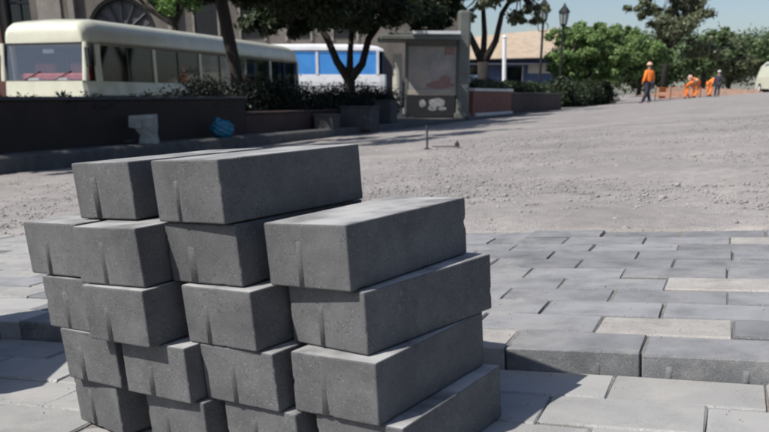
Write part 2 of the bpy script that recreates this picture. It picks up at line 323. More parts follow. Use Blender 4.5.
def tree(label, base, trunks, crowns, leaf, n, size, cat='tree', name='tree', bark='bark', group=None, shell=.12, k=26, cr=.28):
    """trunks: list of (points, radii) relative to base; crowns: list of (centre, radii)"""
    t = thing(name, label, cat, base, 0, group)
    bm = bm_new()
    pts, rad = trunks[0]; tube(bm, pts, rad, 10)
    for pts2, rad2 in trunks[1:]: tube(bm, pts2, rad2, 7)
    # fine limbs from the trunk heads out to the clumps
    CC, RR = [], []
    for c, r in crowns:
        a, b = clumps(c, r, k, cr * min(r)); CC.append(a); RR.append(b)
    CC, RR = np.concatenate(CC), np.concatenate(RR)
    heads = [Vector(p[-1]) for p, _ in trunks]; rmin = trunks[-1][1][-1]
    for c in CC[::2]:
        c = Vector(c); h = min(heads, key=lambda q: (q - c).length); mid = h.lerp(c, .5) + Vector((0, 0, -.08 * (h - c).length))
        tube(bm, [h, mid, c], [rmin * .8, rmin * .5, rmin * .15], 4, cap=False)
    link('trunk', bm, MT[bark], t, smooth=True)
    V, F = leaf_cloud(CC, RR, n, size, shell=shell)
    np_mesh('crown', V, F, MT[leaf], t)
    return t
# two dark street trees overhanging the bus, cut by the top of the frame
tree('tall dark tree with a thin leaning trunk standing in front of the cream bus', (-2.33, 14, -.06),
     [([(0, 0, -.3), (-.04, 0, .4), (-.12, 0, 1.0), (-.26, 0, 1.9), (-.3, .1, 2.6)], [.13, .105, .10, .10, .09]), ([(-.27, 0, 2.0), (-.9, .3, 2.6), (-1.4, .4, 3.1)], [.07, .05, .04]), ([(-.27, 0, 2.1), (.4, .4, 2.7), (1.0, .6, 3.2)], [.07, .05, .04])],
     [((-1.3, .4, 3.0), (1.9, 1.7, .8)), ((.3, -1.3, 3.1), (2.6, 1.7, 1.0)), ((.9, 3.4, 2.35), (1.7, 1.2, .7)), ((-.5, 2.6, 2.75), (1.6, 1.2, .6)), ((2.4, 3.6, 2.3), (1.2, 1.0, .55)), ((-1.6, -.5, 3.2), (1.8, 2.0, .95)), ((1.5, 2.4, 2.45), (1.5, 1.3, .75)), ((.5, .5, 3.0), (2.1, 2.0, 1.2)), ((-.6, .3, 3.6), (1.5, 2.0, 1.3)), ((1.1, 2.0, 2.9), (1.6, 1.3, 1.2)), ((.2, .4, 4.4), (2.2, 2.2, 1.2))], 'leaf_dark', 165000, .058, k=24, cr=.38)
tree('dark spreading tree with a forked trunk behind the concrete blocks', (-.82, 20, 0),
     [([(0, 0, -.3), (0, 0, .5), (.0, 0, .85)], [.17, .14, .13]), ([(0, 0, .8), (-.28, 0, 1.2), (-.5, .1, 1.7), (-.9, .2, 2.3)], [.12, .09, .08, .06]), ([(0, 0, .8), (.3, 0, 1.15), (.45, .1, 1.7), (1.0, .2, 2.4)], [.12, .09, .08, .06]), ([(0, 0, .85), (.02, .1, 1.4), (.1, .3, 2.4)], [.1, .07, .05])],
     [((-1.6, .3, 2.25), (1.2, 1.3, .62)), ((.3, -.4, 2.35), (1.2, 1.2, .6)), ((1.9, .3, 2.4), (1.1, 1.2, .7)), ((-.3, .3, 2.75), (2.5, 2.0, 1.0)), ((1.4, .4, 3.0), (1.6, 1.8, .95)), ((.2, .3, 3.8), (2.9, 2.4, 1.1)), ((-1.3, .2, 2.5), (1.2, 1.3, .7))], 'leaf_dark', 90000, .075, k=22, cr=.36)
tree('bright green leafy tree rising behind the roof of the cream bus', (-6.6, 27, -.3),
     [([(0, 0, -.4), (.1, 0, 1.6), (.1, 0, 2.8)], [.16, .13, .10])],
     [((0, 0, 4.0), (1.1, 1.1, 1.4)), ((-.9, .3, 4.6), (1.3, 1.1, 1.0))], 'leaf_bright', 9000, .09, k=16, cr=.4)
tree('large unseen street tree above the frame, its crown added to shade wall and road', (-6.9, 8.2, -.1),  # unseen tree placed so its crown casts shade on wall, kerb and road
     [([(0, 0, -.4), (.1, 0, 1.2), (.3, 0, 2.4)], [.2, .16, .13]), ([(.3, 0, 2.3), (1.2, -.3, 3.0), (2.2, -.6, 3.3)], [.1, .08, .05])],
     [((1.9, -.8, 3.5), (2.6, 2.6, .75)), ((2.4, 1.4, 3.5), (2.4, 1.6, .7)), ((4.4, -.3, 3.2), (1.4, 1.0, .45)), ((3.0, -2.2, 3.3), (1.5, 1.3, .45)), ((5.3, .9, 3.3), (1.1, .8, .4)), ((.3, 0, 4.0), (2.2, 2.2, .9))], 'leaf_dark', 52000, .085, k=22, cr=.34)
# the slender tree in front of the tan-roofed house
tree('open grey-trunked tree with forking limbs between kiosk and lamp posts', (2.78, 24, 0),
     [([(0, 0, -.3), (0, 0, .6), (-.04, 0, 1.35)], [.19, .16, .15]), ([(-.04, 0, 1.3), (-.35, 0, 1.9), (-.8, .1, 2.7), (-1.0, .1, 3.4)], [.12, .09, .08, .05]),
      ([(-.02, 0, 1.3), (.3, 0, 1.9), (.45, .1, 2.6), (.9, .1, 3.3)], [.11, .09, .07, .05]), ([(-.04, 0, 1.3), (.0, .2, 2.1), (-.1, .2, 3.2)], [.1, .08, .05])],
     [((-.5, 0, 2.75), (.9, .9, .4)), ((-.8, 0, 3.3), (1.0, 1.1, .7)), ((.7, 0, 3.1), (1.1, 1.0, .75)), ((0, .2, 3.9), (1.8, 1.3, .8)), ((1.3, .1, 2.6), (.5, .5, .35))], 'leaf_grey', 13000, .07, k=16, cr=.32)
# the round tree in the middle distance
rt = tree('large rounded bright green tree with whitewashed trunk beside the orange worker', (9.3, 40, .05),
     [([(0, 0, -.3), (.03, 0, .5), (.08, 0, .95)], [.17, .14, .13]), ([(.08, 0, .9), (-.5, 0, 1.5), (-.9, 0, 2.1)], [.1, .08, .05]), ([(.08, 0, .9), (.7, .1, 1.5), (1.5, .1, 2.1)], [.1, .08, .05])],
     [((.5, 0, 2.2), (2.7, 2.2, 1.15)), ((-.7, 0, 3.0), (1.2, 1.5, .62)), ((1.0, -.2, 3.05), (1.8, 1.5, .75)), ((2.7, .2, 2.2), (1.3, 1.3, 1.0)), ((-1.1, -.2, 1.9), (.95, 1.0, .8)), ((1.2, -.3, 1.5), (2.2, 1.4, .7)), ((-.6, -.3, 1.5), (1.2, 1.2, .5)), ((.6, -.9, 2.3), (2.4, 1.2, .9))], 'leaf_round', 120000, .075, k=46, cr=.30, bark='lime')
# trees down the street on the right
far = [
 ((18.3, 56, .7), [((0, 0, 3.7), (2.1, 2.0, 1.4)), ((-1.4, 0, 5.0), (1.8, 1.5, .75)), ((1.4, 0, 5.1), (1.8, 1.5, .9)), ((0, 0, 5.9), (2.4, 1.6, .8)), ((2.3, 0, 2.6), (1.5, 1.4, 1.0))], 'leaf_grey', 15000, .13, 'tall airy grey-green tree rising above the round tree'),
 ((14.2, 58, .6), [((0, 0, 2.3), (1.9, 2, 1.4))], 'leaf_dark', 11000, .13, 'dark bushy tree behind the orange worker'),
 ((24.6, 66, .6), [((0, 0, 2.9), (2.2, 2, 1.7)), ((.6, 0, 4.0), (1.5, 1.4, .8))], 'leaf_mid', 14000, .15, 'green tree above the crouching workers, right of the tall airy tree'),
 ((28.2, 70, .8), [((0, 0, 2.6), (2.3, 2, 1.7)), ((-.8, 0, 3.7), (1.4, 1.4, .9))], 'leaf_grey', 14000, .15, 'olive green tree behind the worker in dark clothes'),
 ((31.6, 68, .8), [((0, 0, 3.0), (2.2, 2, 1.9)), ((1.2, 0, 3.9), (1.7, 1.4, .9))], 'leaf_mid', 14000, .15, 'green tree above the cream van at the right edge'),
 ((21.5, 72, .6), [((0, 0, 2.0), (2.4, 2, 1.6))], 'leaf_dark', 11000, .15, 'low dark tree between the tall airy tree and the workers'),
]
for b, cr_, lf, n, s, lb in far:
    c0 = cr_[0][0]; tree(lb, b, [([(0, 0, -.5), (.05, 0, .5 * c0[2]), (0, 0, c0[2])], [.22, .18, .14]), ([(0, 0, .6 * c0[2]), (-.7, 0, c0[2] + .8)], [.12, .05]), ([(0, 0, .6 * c0[2]), (.8, 0, c0[2] + .7)], [.12, .05])], cr_, lf, n, s, group='trees far down the street on the right', k=18, cr=.4)
# far wood closing the street
k = 95; xs = rng.uniform(2, 62, k); cc = np.stack([xs, 96 + rng.uniform(-4, 6, k), 1.3 + xs * .045 + rng.uniform(0, 3.0, k)], 1)
V, F = leaf_cloud(cc, np.stack([rng.uniform(2, 4, k), rng.uniform(1.5, 3, k), rng.uniform(1.2, 2.3, k)], 1), 60000, .24)
tag(np_mesh('far_wood', V, F, MT['leaf_mid']), 'hazy green wood closing the view at the far end of the street', 'wood', kind='stuff')

def hedge(label, pts, w_, z0, h, n, size, leaf='leaf_hedge', name='hedge'):
    cc, rr = [], []
    for i in range(len(pts) - 1):
        a, b = Vector(pts[i]), Vector(pts[i + 1]); m = max(2, int((b - a).length / (w_ * .5)))
        for j in range(m):
            p = a.lerp(b, j / m); 
            for q in range(2):
                cc.append((p.x + rng.normal() * w_ * .15, p.y + rng.normal() * w_ * .15, z0 + h * rng.uniform(.25, .75))); rr.append((w_ * .5, w_ * .5, h * rng.uniform(.3, .42)))
    c0 = Vector(pts[0]); cc = np.array(cc) - np.array([c0.x, c0.y, z0]); t = thing(name, label, 'hedge', (c0.x, c0.y, z0))
    V, F = leaf_cloud(cc, np.array(rr), n, size, shell=.2); np_mesh('foliage', V, F, MT[leaf], t)
    bm = bm_new()
    for c in cc[::2]: tube(bm, [(c[0], c[1], -.15), (c[0] + .03, c[1], c[2])], [.015, .008], 5)
    link('stem', bm, MT['bark'], t); tag(t.children[-1], kind='stuff')
    return t
hedge('thick dark hedge between the wall end and the kiosk, below the forked tree', [(-2.9, 11.6, 0), (-2.35, 13.2, 0), (-1.5, 15.2, 0), (.2, 18.2, 0)], .75, -.05, .74, 52000, .026)
hedge('low dark strip of planting along the top of the brown wall', [(-6.6, 2.6, 0), (-4.1, 7.6, 0), (-2.35, 11.5, 0)], .36, .25, .235, 22000, .018)
hedge('dark undergrowth along the kerb beneath the round green tree', [(6.6, 33.2, 0), (8.6, 37.2, 0), (10.7, 41.6, 0)], 1.1, 0, 1.05, 30000, .07, 'leaf_dark')
def agave(label, loc, s):
    t = thing('agave_plant', label, 'plant', loc, 0, 'spiky plants on top of the wall')
    for i in range(13):
        a = i * 2.4; el = .35 + .9 * (i / 13); d = Vector((math.cos(a) * math.cos(el), math.sin(a) * math.cos(el), math.sin(el))); sd = Vector((-math.sin(a), math.cos(a), 0)) * .022 * s / .2
        bm = bm_new(); p0, p1, p2 = Vector(), d * s * .6, d * s + Vector((0, 0, -.02)); v = [bm.verts.new(q) for q in (p0 - sd * .6, p0 + sd * .6, p1 + sd, p1 - sd, p2, p1 + Vector((0, 0, -.012)))]
        bm.faces.new((v[0], v[1], v[2], v[3])); bm.faces.new((v[3], v[2], v[4])); bm.faces.new((v[0], v[5], v[1])); link('leaf', bm, MT['leaf_grey'], t)
agave('spiky plant on the wall below the left half of the bus windscreen', (-3.92, 8.6, .40), .13)
agave('spiky plant on the wall below the right half of the bus windscreen', (-3.38, 8.9, .40), .15)

# ------------------------------------------------------------------ facade behind the bus
fb = thing('stone_building', 'old brown stone building with an arched grille window behind the cream bus', 'building', (-12, 34, -1))
def part(name, m, par, fn, smooth=False):
    bm = bm_new(); fn(bm); return link(name, bm, MT[m], par, smooth)
AX, AZ, AR = 1.75, 3.75, 1.35
def facade(bm):     # front wall at y=0 with an arched opening and a window opening
    box(bm, -8, -2.75, 0, .5, 0, 9); box(bm, -1.75, AX - AR, 0, .5, 0, 9); box(bm, AX + AR, 15, 0, .5, 0, 9)
    box(bm, -2.75, -1.75, 0, .5, 0, 2.9); box(bm, -2.75, -1.75, 0, .5, 5.6, 9); box(bm, AX - AR, AX + AR, 0, .5, 0, 1.2)
    n = 14
    for i in range(n):
        a0, a1 = math.pi * i / n, math.pi * (i + 1) / n; x0, x1 = AX + AR * math.cos(a0), AX + AR * math.cos(a1); z0, z1 = AZ + AR * math.sin(a0), AZ + AR * math.sin(a1)
        for y in (0, .5):
            q = [bm.verts.new(p) for p in ((x0, y, z0), (x1, y, z1), (x1, y, 9), (x0, y, 9))]; bm.faces.new(q)
        q = [bm.verts.new(p) for p in ((x0, 0, z0), (x1, 0, z1), (x1, .5, z1), (x0, .5, z0))]; bm.faces.new(q)
    box(bm, -8, 15, 8, 8.3, 0, 9); box(bm, -8, -7.7, .5, 8, 0, 9); box(bm, 14.7, 15, .5, 8, 0, 9); box(bm, -8, 15, 0.02, 8.3, 9, 9.3)
part('wall', 'stone', fb, facade)
part('pale_panel', 'stone_lt', fb, lambda bm: box(bm, -1.45, -.55, -.06, -.002, 0, 8.9))
part('pilaster', 'stone_lt', fb, lambda bm: box(bm, -.2, .02, -.22, -.002, 0, 9))
part('pilaster', 'redstone', fb, lambda bm: box(bm, -3.6, -2.95, -.15, -.002, 0, 9))
part('pilaster', 'stone_lt', fb, lambda bm: box(bm, 3.6, 3.9, -.2, -.002, 0, 9))
aw = part('arched_window', 'grey_trim', fb, lambda bm: box(bm, AX - AR, AX + AR, .30, .34, 1.2, AZ + AR))
for i in range(7):
    a = math.pi * (i + .5) / 7
    part('bar', 'iron', aw, lambda bm: tube(bm, [(AX + .3 * math.cos(a), .15, AZ + .3 * math.sin(a)), (AX + AR * math.cos(a), .15, AZ + AR * math.sin(a))], .05, 6))
part('hub_arc', 'iron', aw, lambda bm: tube(bm, [(AX + .34 * math.cos(math.pi * i / 8), .14, AZ + .34 * math.sin(math.pi * i / 8)) for i in range(9)], .05, 6))
part('arch_rim', 'iron', aw, lambda bm: tube(bm, [(AX + (AR - .06) * math.cos(math.pi * i / 16), .1, AZ + (AR - .06) * math.sin(math.pi * i / 16)) for i in range(17)], .09, 6))
part('transom', 'iron', aw, lambda bm: box(bm, AX - AR, AX + AR, .08, .16, AZ - .08, AZ + .08))
wn = part('window', 'dglass', fb, lambda bm: box(bm, -2.75, -1.75, .3, .32, 2.9, 5.6))
for x in (-2.7, -2.25, -1.8): part('frame', 'iron', wn, lambda bm: box(bm, x - .04, x + .04, .22, .28, 2.9, 5.6))
for z in (3.2, 4.1, 4.9): part('frame', 'iron', wn, lambda bm: box(bm, -2.75, -1.75, .2, .26, z - .04, z + .04))
part('sill', 'stone_lt', wn, lambda bm: box(bm, -2.85, -1.65, -.12, .2, 2.84, 2.93))
for x in (4.6, 6.4, 8.2, 10):
    q = part('window', 'iron', fb, lambda bm: box(bm, x, x + .9, -.03, .0, 3.6, 5.4)); part('frame', 'stone_lt', q, lambda bm: [box(bm, x - .08, x, -.07, -.002, 3.5, 5.5), box(bm, x + .9, x + .98, -.07, -.002, 3.5, 5.5), box(bm, x - .08, x + .98, -.08, -.002, 5.5, 5.6)])

# ------------------------------------------------------------------ cream bus
def bus(label, loc, rz, L, Wd, paint, glass, nwin, roof='cream', red=True, name='bus', zsill=1.27, ztop=1.93, H=2.42):
    t = thing(name, label, 'bus', loc, rz)
    # cross-section of roof and of lower body, lofted along y with a rounded nose and tail
    def loft(bm, z_of, ys, half_of):
        pass
    nose = [(0, .10, -.12), (.06, .04, -.05), (.25, 0, 0), (L - .25, 0, 0), (L - .06, .04, -.05), (L, .10, -.12)]
    def lower(bm):
        rings = []
        for y, ins, dz in nose:
            a, b = ins, Wd - ins; zs = zsill
            rings.append([bm.verts.new(p) for p in ((a + .06, y, .28), (a, y, .42), (a, y, zs - .25), (a + .03, y, zs), (b - .03, y, zs), (b, y, zs - .25), (b, y, .42), (b - .06, y, .28))])
        for i in range(len(rings) - 1):
            for q in range(8): bm.faces.new((rings[i][q], rings[i][(q + 1) % 8], rings[i + 1][(q + 1) % 8], rings[i + 1][q]))
        bm.faces.new(rings[0]); bm.faces.new(rings[-1][::-1]); bmesh.ops.recalc_face_normals(bm, faces=bm.faces)
    part('body', paint, t, lower)
    def roofm(bm):
        rings = []
        for y, ins, dz in [(.12, .16, -.26), (.16, .10, -.12), (.30, .05, -.05), (.6, .03, 0), (L * .5, .03, .02), (L - .9, .03, 0), (L - .35, .05, -.06), (L - .12, .10, -.16), (L - .06, .16, -.30)]:
            a, b = ins, Wd - ins; z1 = H + dz; e = .035
            zb = ztop
            hh = z1 - zb; cr = min(.30, hh * .62)
            half = [(0, 0), (.006, (hh - cr) * .6)] + [(.012 + cr * .8 * (1 - math.cos(k * math.pi / 12)), hh - cr - .02 + cr * math.sin(k * math.pi / 12)) for k in range(7)]
            left = [(a + u_, zb + v_) for u_, v_ in half]; right = [(b - u_, zb + v_) for u_, v_ in half[::-1]]
            rings.append([bm.verts.new((x_, y, z_)) for x_, z_ in left + [(Wd / 2, z1)] + right])
        for i in range(len(rings) - 1):
            nn = len(rings[0])
            for q in range(nn): bm.faces.new((rings[i][q], rings[i][(q + 1) % nn], rings[i + 1][(q + 1) % nn], rings[i + 1][q]))
        bm.faces.new(rings[0]); bm.faces.new(rings[-1][::-1]); bmesh.ops.recalc_face_normals(bm, faces=bm.faces)
    rf_ = part('roof', roof, t, roofm, smooth=True); ns_ = rf_.modifiers.new('normals', 'WEIGHTED_NORMAL')
    part('rain_gutter', 'grey_trim', t, lambda bm: [box(bm, x, x + .012, .5, L - .4, ztop + .02, ztop + .035) for x in (-.008, Wd - .004)])
    for z_ in (.62, .98): part('trim_strip', 'grey_trim', t, lambda bm: box(bm, Wd + .001, Wd + .008, .3, L - .3, z_, z_ + .03))
    # pillars and windows down both sides
    ys = [.42 + (L - .75) * i / nwin for i in range(nwin + 1)]
    for side, x in (('l', .04), ('r', Wd - .04)):
        sgn = -1 if side == 'l' else 1
        for i, y in enumerate([.15] + ys):
            wdt = .05 if i > 1 else .07
            if i == 0: part('pillar', paint, t, lambda bm: tube(bm, [(x + sgn * -.03, .03, zsill), (x - sgn * .02, .13, ztop + .03)], .055, 8))
            else: part('pillar', paint, t, lambda bm: box(bm, x - .03, x + .03, y - wdt, y + wdt, zsill - .01, ztop + .01))
        for i in range(nwin):
            q = part('side_window', glass, t, lambda bm: box(bm, x - .006, x + .006, ys[i] + .05, ys[i + 1] - .05, zsill, ztop))
            ym = (ys[i] + ys[i + 1]) / 2
            if side == 'l': part('dark_backing', 'navy', t, lambda bm: box(bm, x + .03, x + .045, ys[i] + .02, ys[i + 1] - .02, zsill, ztop))  # dark sheet added behind far-side panes so the cabin reads as shaded
            part('frame', 'grey_trim', q, lambda bm: box(bm, x + sgn * .012 - .008, x + sgn * .012 + .008, ym - .015, ym + .015, zsill, ztop))
        if nwin == 5:
            for i, (f0, f1) in ((0, (.62, .8)), (2, (.1, .55)), (4, (.05, .32)), (4, (.45, .6)), (4, (.75, .95)), (3, (.7, .95))):
                d_ = ys[i + 1] - ys[i]; part('curtain', 'curtain_cloth', t, lambda bm: box(bm, x - sgn * .05, x - sgn * .035, ys[i] + d_ * f0, ys[i] + d_ * f1, zsill + .02, ztop - .02))
        part('side_window', glass, t, lambda bm: box(bm, x - .006, x + .006, .14, ys[0] - .05, zsill, ztop))
    ws = part('windscreen', 'glass', t, lambda bm: [bm.faces.new([bm.verts.new(p) for p in ((.1, .045, zsill), (Wd - .1, .045, zsill), (Wd - .12, .135, ztop + .02), (.12, .135, ztop + .02))])])
    part('rubber_seal', 'black', ws, lambda bm: tube(bm, [(.1, .03, zsill), (Wd - .1, .03, zsill), (Wd - .12, .12, ztop + .02), (.12, .12, ztop + .02), (.1, .03, zsill)], .02, 6))
    for x in (.45, 1.15):
        part('wiper', 'black', ws, lambda bm: tube(bm, [(x, .02, zsill - .02), (x + .45, .045, zsill + .18)], .012, 5))
    part('rear_window', glass, t, lambda bm: box(bm, .2, Wd - .2, L - .14, L - .13, zsill, ztop))
    # interior
    part('floor', 'grey_trim', t, lambda bm: box(bm, .1, Wd - .1, .2, L - .2, .6, .66))
    if red:
        part('dashboard', 'grey_trim', t, lambda bm: box(bm, .12, Wd - .12, .16, .42, 1.0, 1.28, .03))
        part('dash_cover', 'red_cover', t, lambda bm: [box(bm, .2, Wd - .2, .28, .40, 1.281, 1.42, .03)])
        for x in (.3, 1.15): part('headrest', 'red_cover', t, lambda bm: box(bm, x, x + .5, .62, .74, 1.25, 1.62, .04))
        for x in (.55, 1.2): part('dash_paper', 'paper', t, lambda bm: box(bm, x, x + .25, .12, .17, 1.285, 1.33))
        part('mirror', 'white', t, lambda bm: box(bm, Wd / 2 - .12, Wd / 2 + .14, .22, .25, 1.78, 1.86, .01))
    for r_ in range(int((L - 2) / .85)):
        for x in (.18, 1.14):
            part('seat', 'red_cloth' if red else 'navy', t, lambda bm: [box(bm, x, x + .78, 1.0 + r_ * .85, 1.12 + r_ * .85, .7, 1.52, .03), box(bm, x, x + .78, .6 + r_ * .85, 1.0 + r_ * .85, .66, .98, .03)])
    for y in (1.6, L - 2.2):
        for x in (.0, Wd):
            q = part('wheel', 'black', t, lambda bm: tube(bm, [(x - .12 if x else -.01, y, .38), (x + .01 if x else .22, y, .38)], .38, 20))
            part('rim', 'white', q, lambda bm: tube(bm, [(x + .015 if x else -.03, y, .38), (x + .03 if x else -.012, y, .38)], .19, 14))
    for x in (.14, Wd - .5): part('headlight', 'paper', t, lambda bm: box(bm, x, x + .36, -.03, .05, .72, .92, .02))
    part('grille', 'grey_trim', t, lambda bm: [box(bm, .55, Wd - .55, -.02, .02, .70 + i * .05, .725 + i * .05) for i in range(5)])
    part('bumper', 'grey_trim', t, lambda bm: box(bm, .03, Wd - .03, -.10, .04, .34, .56, .03))
    for x in (-.12, Wd + .02): 
        q = part('side_mirror', 'black', t, lambda bm: box(bm, x, x + .1, -.05, .0, zsill + .25, zsill + .6, .015))
    return t
cb = bus('long cream bus with dark windows parked behind the low brown wall', (-7.53, 16.75, -.55), R(-17.0), 10.6, 2.0, 'cream', 'dglass', 5)
# brown running-animal graphic along the flank, kept as loose flowing shapes
dc = []
for (y0, z0, s) in [(4.2, 1.05, .42), (4.7, 1.18, .34), (5.2, 1.1, .40), (5.7, 1.2, .28), (3.9, .9, .22)]:
    def blob(bm):
        n = 12; c = [bm.verts.new((2.004, y0 + s * math.cos(a) * (1 + .3 * math.sin(3 * a + y0)), z0 + .32 * s * math.sin(a) * (1 + .4 * math.cos(2 * a)))) for a in [2 * math.pi * i / n for i in range(n)]]; bm.faces.new(c)
    part('printed_graphic', 'decal', cb, blob)
bus('white coach with bright blue windows behind the forked tree', (-5.3, 34.3, -.2), R(-88), 5.3, 2.2, 'white', 'blue', 2, roof='white', red=False, name='bus', zsill=1.42, ztop=2.22, H=2.50)

# ------------------------------------------------------------------ sack and bag by the wall
def crumple(bm, verts, amp, f, seed=0):
    for v in verts:
        c = v.co * f; v.co += Vector((math.sin(c.y * 3 + c.z * 2 + seed), math.sin(c.z * 3.3 + c.x * 2.1 + seed * 2), math.sin(c.x * 2.7 + c.y * 2.9 + seed))) * amp
def lump(bm, c, r, sub=3, amp=.1, f=8, seed=0):
    q = bmesh.ops.create_icosphere(bm, subdivisions=sub, radius=1)['verts']
    crumple(bm, q, amp, f * .3, seed); bmesh.ops.scale(bm, verts=q, vec=r); bmesh.ops.translate(bm, verts=q, vec=c); return q
x, z = kl(9.49)
sk = thing('rubble_sack', 'pale torn sack standing open against the brown wall', 'sack', (x - .13, 9.49, z))
def sackm(bm):
    r = [[(-.07, -.05, 0), (.10, -.06, 0), (.11, .06, 0), (-.05, .06, 0)], [(-.05, -.055, .08), (.095, -.06, .09), (.10, .06, .09), (-.04, .06, .08)], [(-.10, -.06, .16), (.10, -.07, .17), (.105, .07, .17), (-.09, .06, .16)], [(-.15, -.065, .235), (.115, -.07, .25), (.11, .07, .26), (-.13, .07, .24)], [(-.14, -.06, .27), (.12, -.06, .275), (.11, .06, .285), (-.12, .06, .27)]]
    v = [[bm.verts.new(p) for p in q] for q in r]
    for a in range(len(v) - 1):
        for b in range(4): bm.faces.new((v[a][b], v[a][(b + 1) % 4], v[a + 1][(b + 1) % 4], v[a + 1][b]))
    bm.faces.new(v[0][::-1]); bm.faces.new(v[-1]); bmesh.ops.subdivide_edges(bm, edges=bm.edges, cuts=4, use_grid_fill=True); crumple(bm, bm.verts, .0025, 22, 2)
sk.scale = (1.12,) * 3
part('sack', 'sack', sk, sackm)
part('torn_flap', 'sack', sk, lambda bm: [box(bm, -.15, -.02, -.085, -.07, .15, .24, .004), crumple(bm, bm.verts, .008, 30, 1)])
part('spilled_rubble', 'conc', sk, lambda bm: lump(bm, (-.14, .0, .02), (.10, .06, .025), 2, .15, 16, 4), False)
x, z = kl(10.8)
bg = thing('plastic_bag', 'bright teal knotted plastic bag on the kerb against the brown wall', 'bag', (x - .12, 10.8, z))
part('bag', 'teal', bg, lambda bm: lump(bm, (0, 0, .10), (.145, .11, .115), 4, .09, 12, 3), True)
part('knot', 'teal', bg, lambda bm: lump(bm, (-.05, 0, .215), (.035, .03, .04), 2, .12, 12, 5), True)

# ------------------------------------------------------------------ concrete blocks at the kerb
def cblock(label, loc, rz, dims):
    t = thing('concrete_block', label, 'concrete block', loc, rz, 'concrete blocks at the kerb'); a, b, c = dims
    part('block', 'conc', t, lambda bm: box(bm, -a / 2, a / 2, -b / 2, b / 2, 0, c, .012, 2)); part('cap', 'conc', t, lambda bm: box(bm, -a / 2 - .012, a / 2 + .012, -b / 2 - .012, b / 2 + .012, c + .001, c + .03, .006))
cblock('small square concrete block left of the two, standing at the kerb', (-.92, 13.5, road_z(-.92, 13.5) + .02), R(-20), (.33, .3, .33))
cblock('larger dark concrete block under the forked tree trunk', (-.42, 14.4, kl(14.4)[1] - .06), R(-20), (.56, .4, .36))
cblock('pale topped concrete block between the forked tree and the kiosk', (.02, 15.9, kl(15.9)[1]), R(-24), (.34, .3, .38))

# ------------------------------------------------------------------ kiosk with poster panel
ks = thing('street_kiosk', 'street kiosk with a faded poster panel and a thick grey-green column', 'kiosk', (.3, 19.2, -.02), R(4))
part('post', 'cream_post', ks, lambda bm: tube(bm, [(0, 0, 0), (-.02, 0, 1.35)], [.115, .105], 12))
part('column', 'green_metal', ks, lambda bm: box(bm, 1.32, 1.60, -.16, .12, 0, 2.25, .05, 2))
part('column_base', 'green_metal', ks, lambda bm: box(bm, 1.28, 1.64, -.20, .16, .0, .10, .01))
part('roof', 'green_metal', ks, lambda bm: [box(bm, -.42, 1.35, -.5, .6, 1.62, 1.72, .02), box(bm, -.2, 1.32, -.3, .4, 1.722, 1.80, .02)])
part('roof_edge', 'white', ks, lambda bm: box(bm, .25, 1.31, -.54, -.502, 1.74, 1.80))
pn = part('panel', 'poster', ks, lambda bm: box(bm, .22, 1.31, -.06, .0, .55, 1.52, .01))
part('printed_figure', 'poster_red', pn, lambda bm: lump(bm, (.94, -.064, .70), (.30, .003, .07), 3, .22, 12, 2))
part('printed_figure', 'poster_red', pn, lambda bm: lump(bm, (1.06, -.0645, .80), (.12, .003, .10), 3, .25, 14, 5))
part('printed_figure', 'poster_sand', pn, lambda bm: lump(bm, (.55, -.064, .82), (.16, .003, .16), 3, .25, 12, 8))
part('printed_sign', 'poster_red', pn, lambda bm: box(bm, 1.05, 1.24, -.075, -.062, 1.34, 1.5, .01))
part('cream_band', 'poster_sand', pn, lambda bm: box(bm, .22, 1.31, -.072, -.061, .50, .60))
part('panel_frame', 'green_metal', pn, lambda bm: [box(bm, .16, .22, -.07, .0, .0, 1.6), box(bm, .16, 1.31, -.07, .0, 1.521, 1.60)])
cab = part('cabinet', 'black', ks, lambda bm: box(bm, .18, 1.30, -.10, .3, .02, .49, .01))
for c_, r_, q_ in (((.88, -.102, .33), (.15, .0015, .075), 4), ((.78, -.1025, .22), (.08, .0015, .06), 7), ((.55, -.102, .31), (.06, .0015, .07), 2), ((1.0, -.1025, .20), (.08, .0015, .035), 9)):
    part('scuffed_patch', 'scuff', cab, lambda bm: lump(bm, c_, r_, 3, .30, 16, q_))

# ------------------------------------------------------------------ brick planter
pl = thing('brick_planter', 'short red brick planter wall with a pale coping right of the kiosk', 'planter', (0, 0, 0))
kwall('wall', 20.4, 23.4, -.30, .3, -.4, .56, MT['brick'], pl)
kwall('coping', 20.38, 23.42, -.26, .38, .561, .63, MT['vwhite'], pl)
kwall('footing', 20.5, 23.4, -.24, .10, -.3, .05, MT['vwhite'], pl)
w3 = thing('garden_wall', 'shaded stretch of the planter wall, darkened by colour, reaching to the lantern posts', 'wall', (0, 0, 0))
kwall('wall', 23.45, 29.2, -.34, .26, -.4, .50, MT['redwall'], w3)  # planter wall under tree shade, the shade put into a darker colour
kwall('coping', 23.44, 29.25, -.31, .32, .501, .545, MT['kerb'], w3)
hedge('low dark shrubs growing behind the brick planter and its darkened stretch', [(2.2, 21.2, 0), (3.6, 24.5, 0), (5.2, 28.5, 0)], .5, .55, .3, 9000, .05, 'leaf_dark')

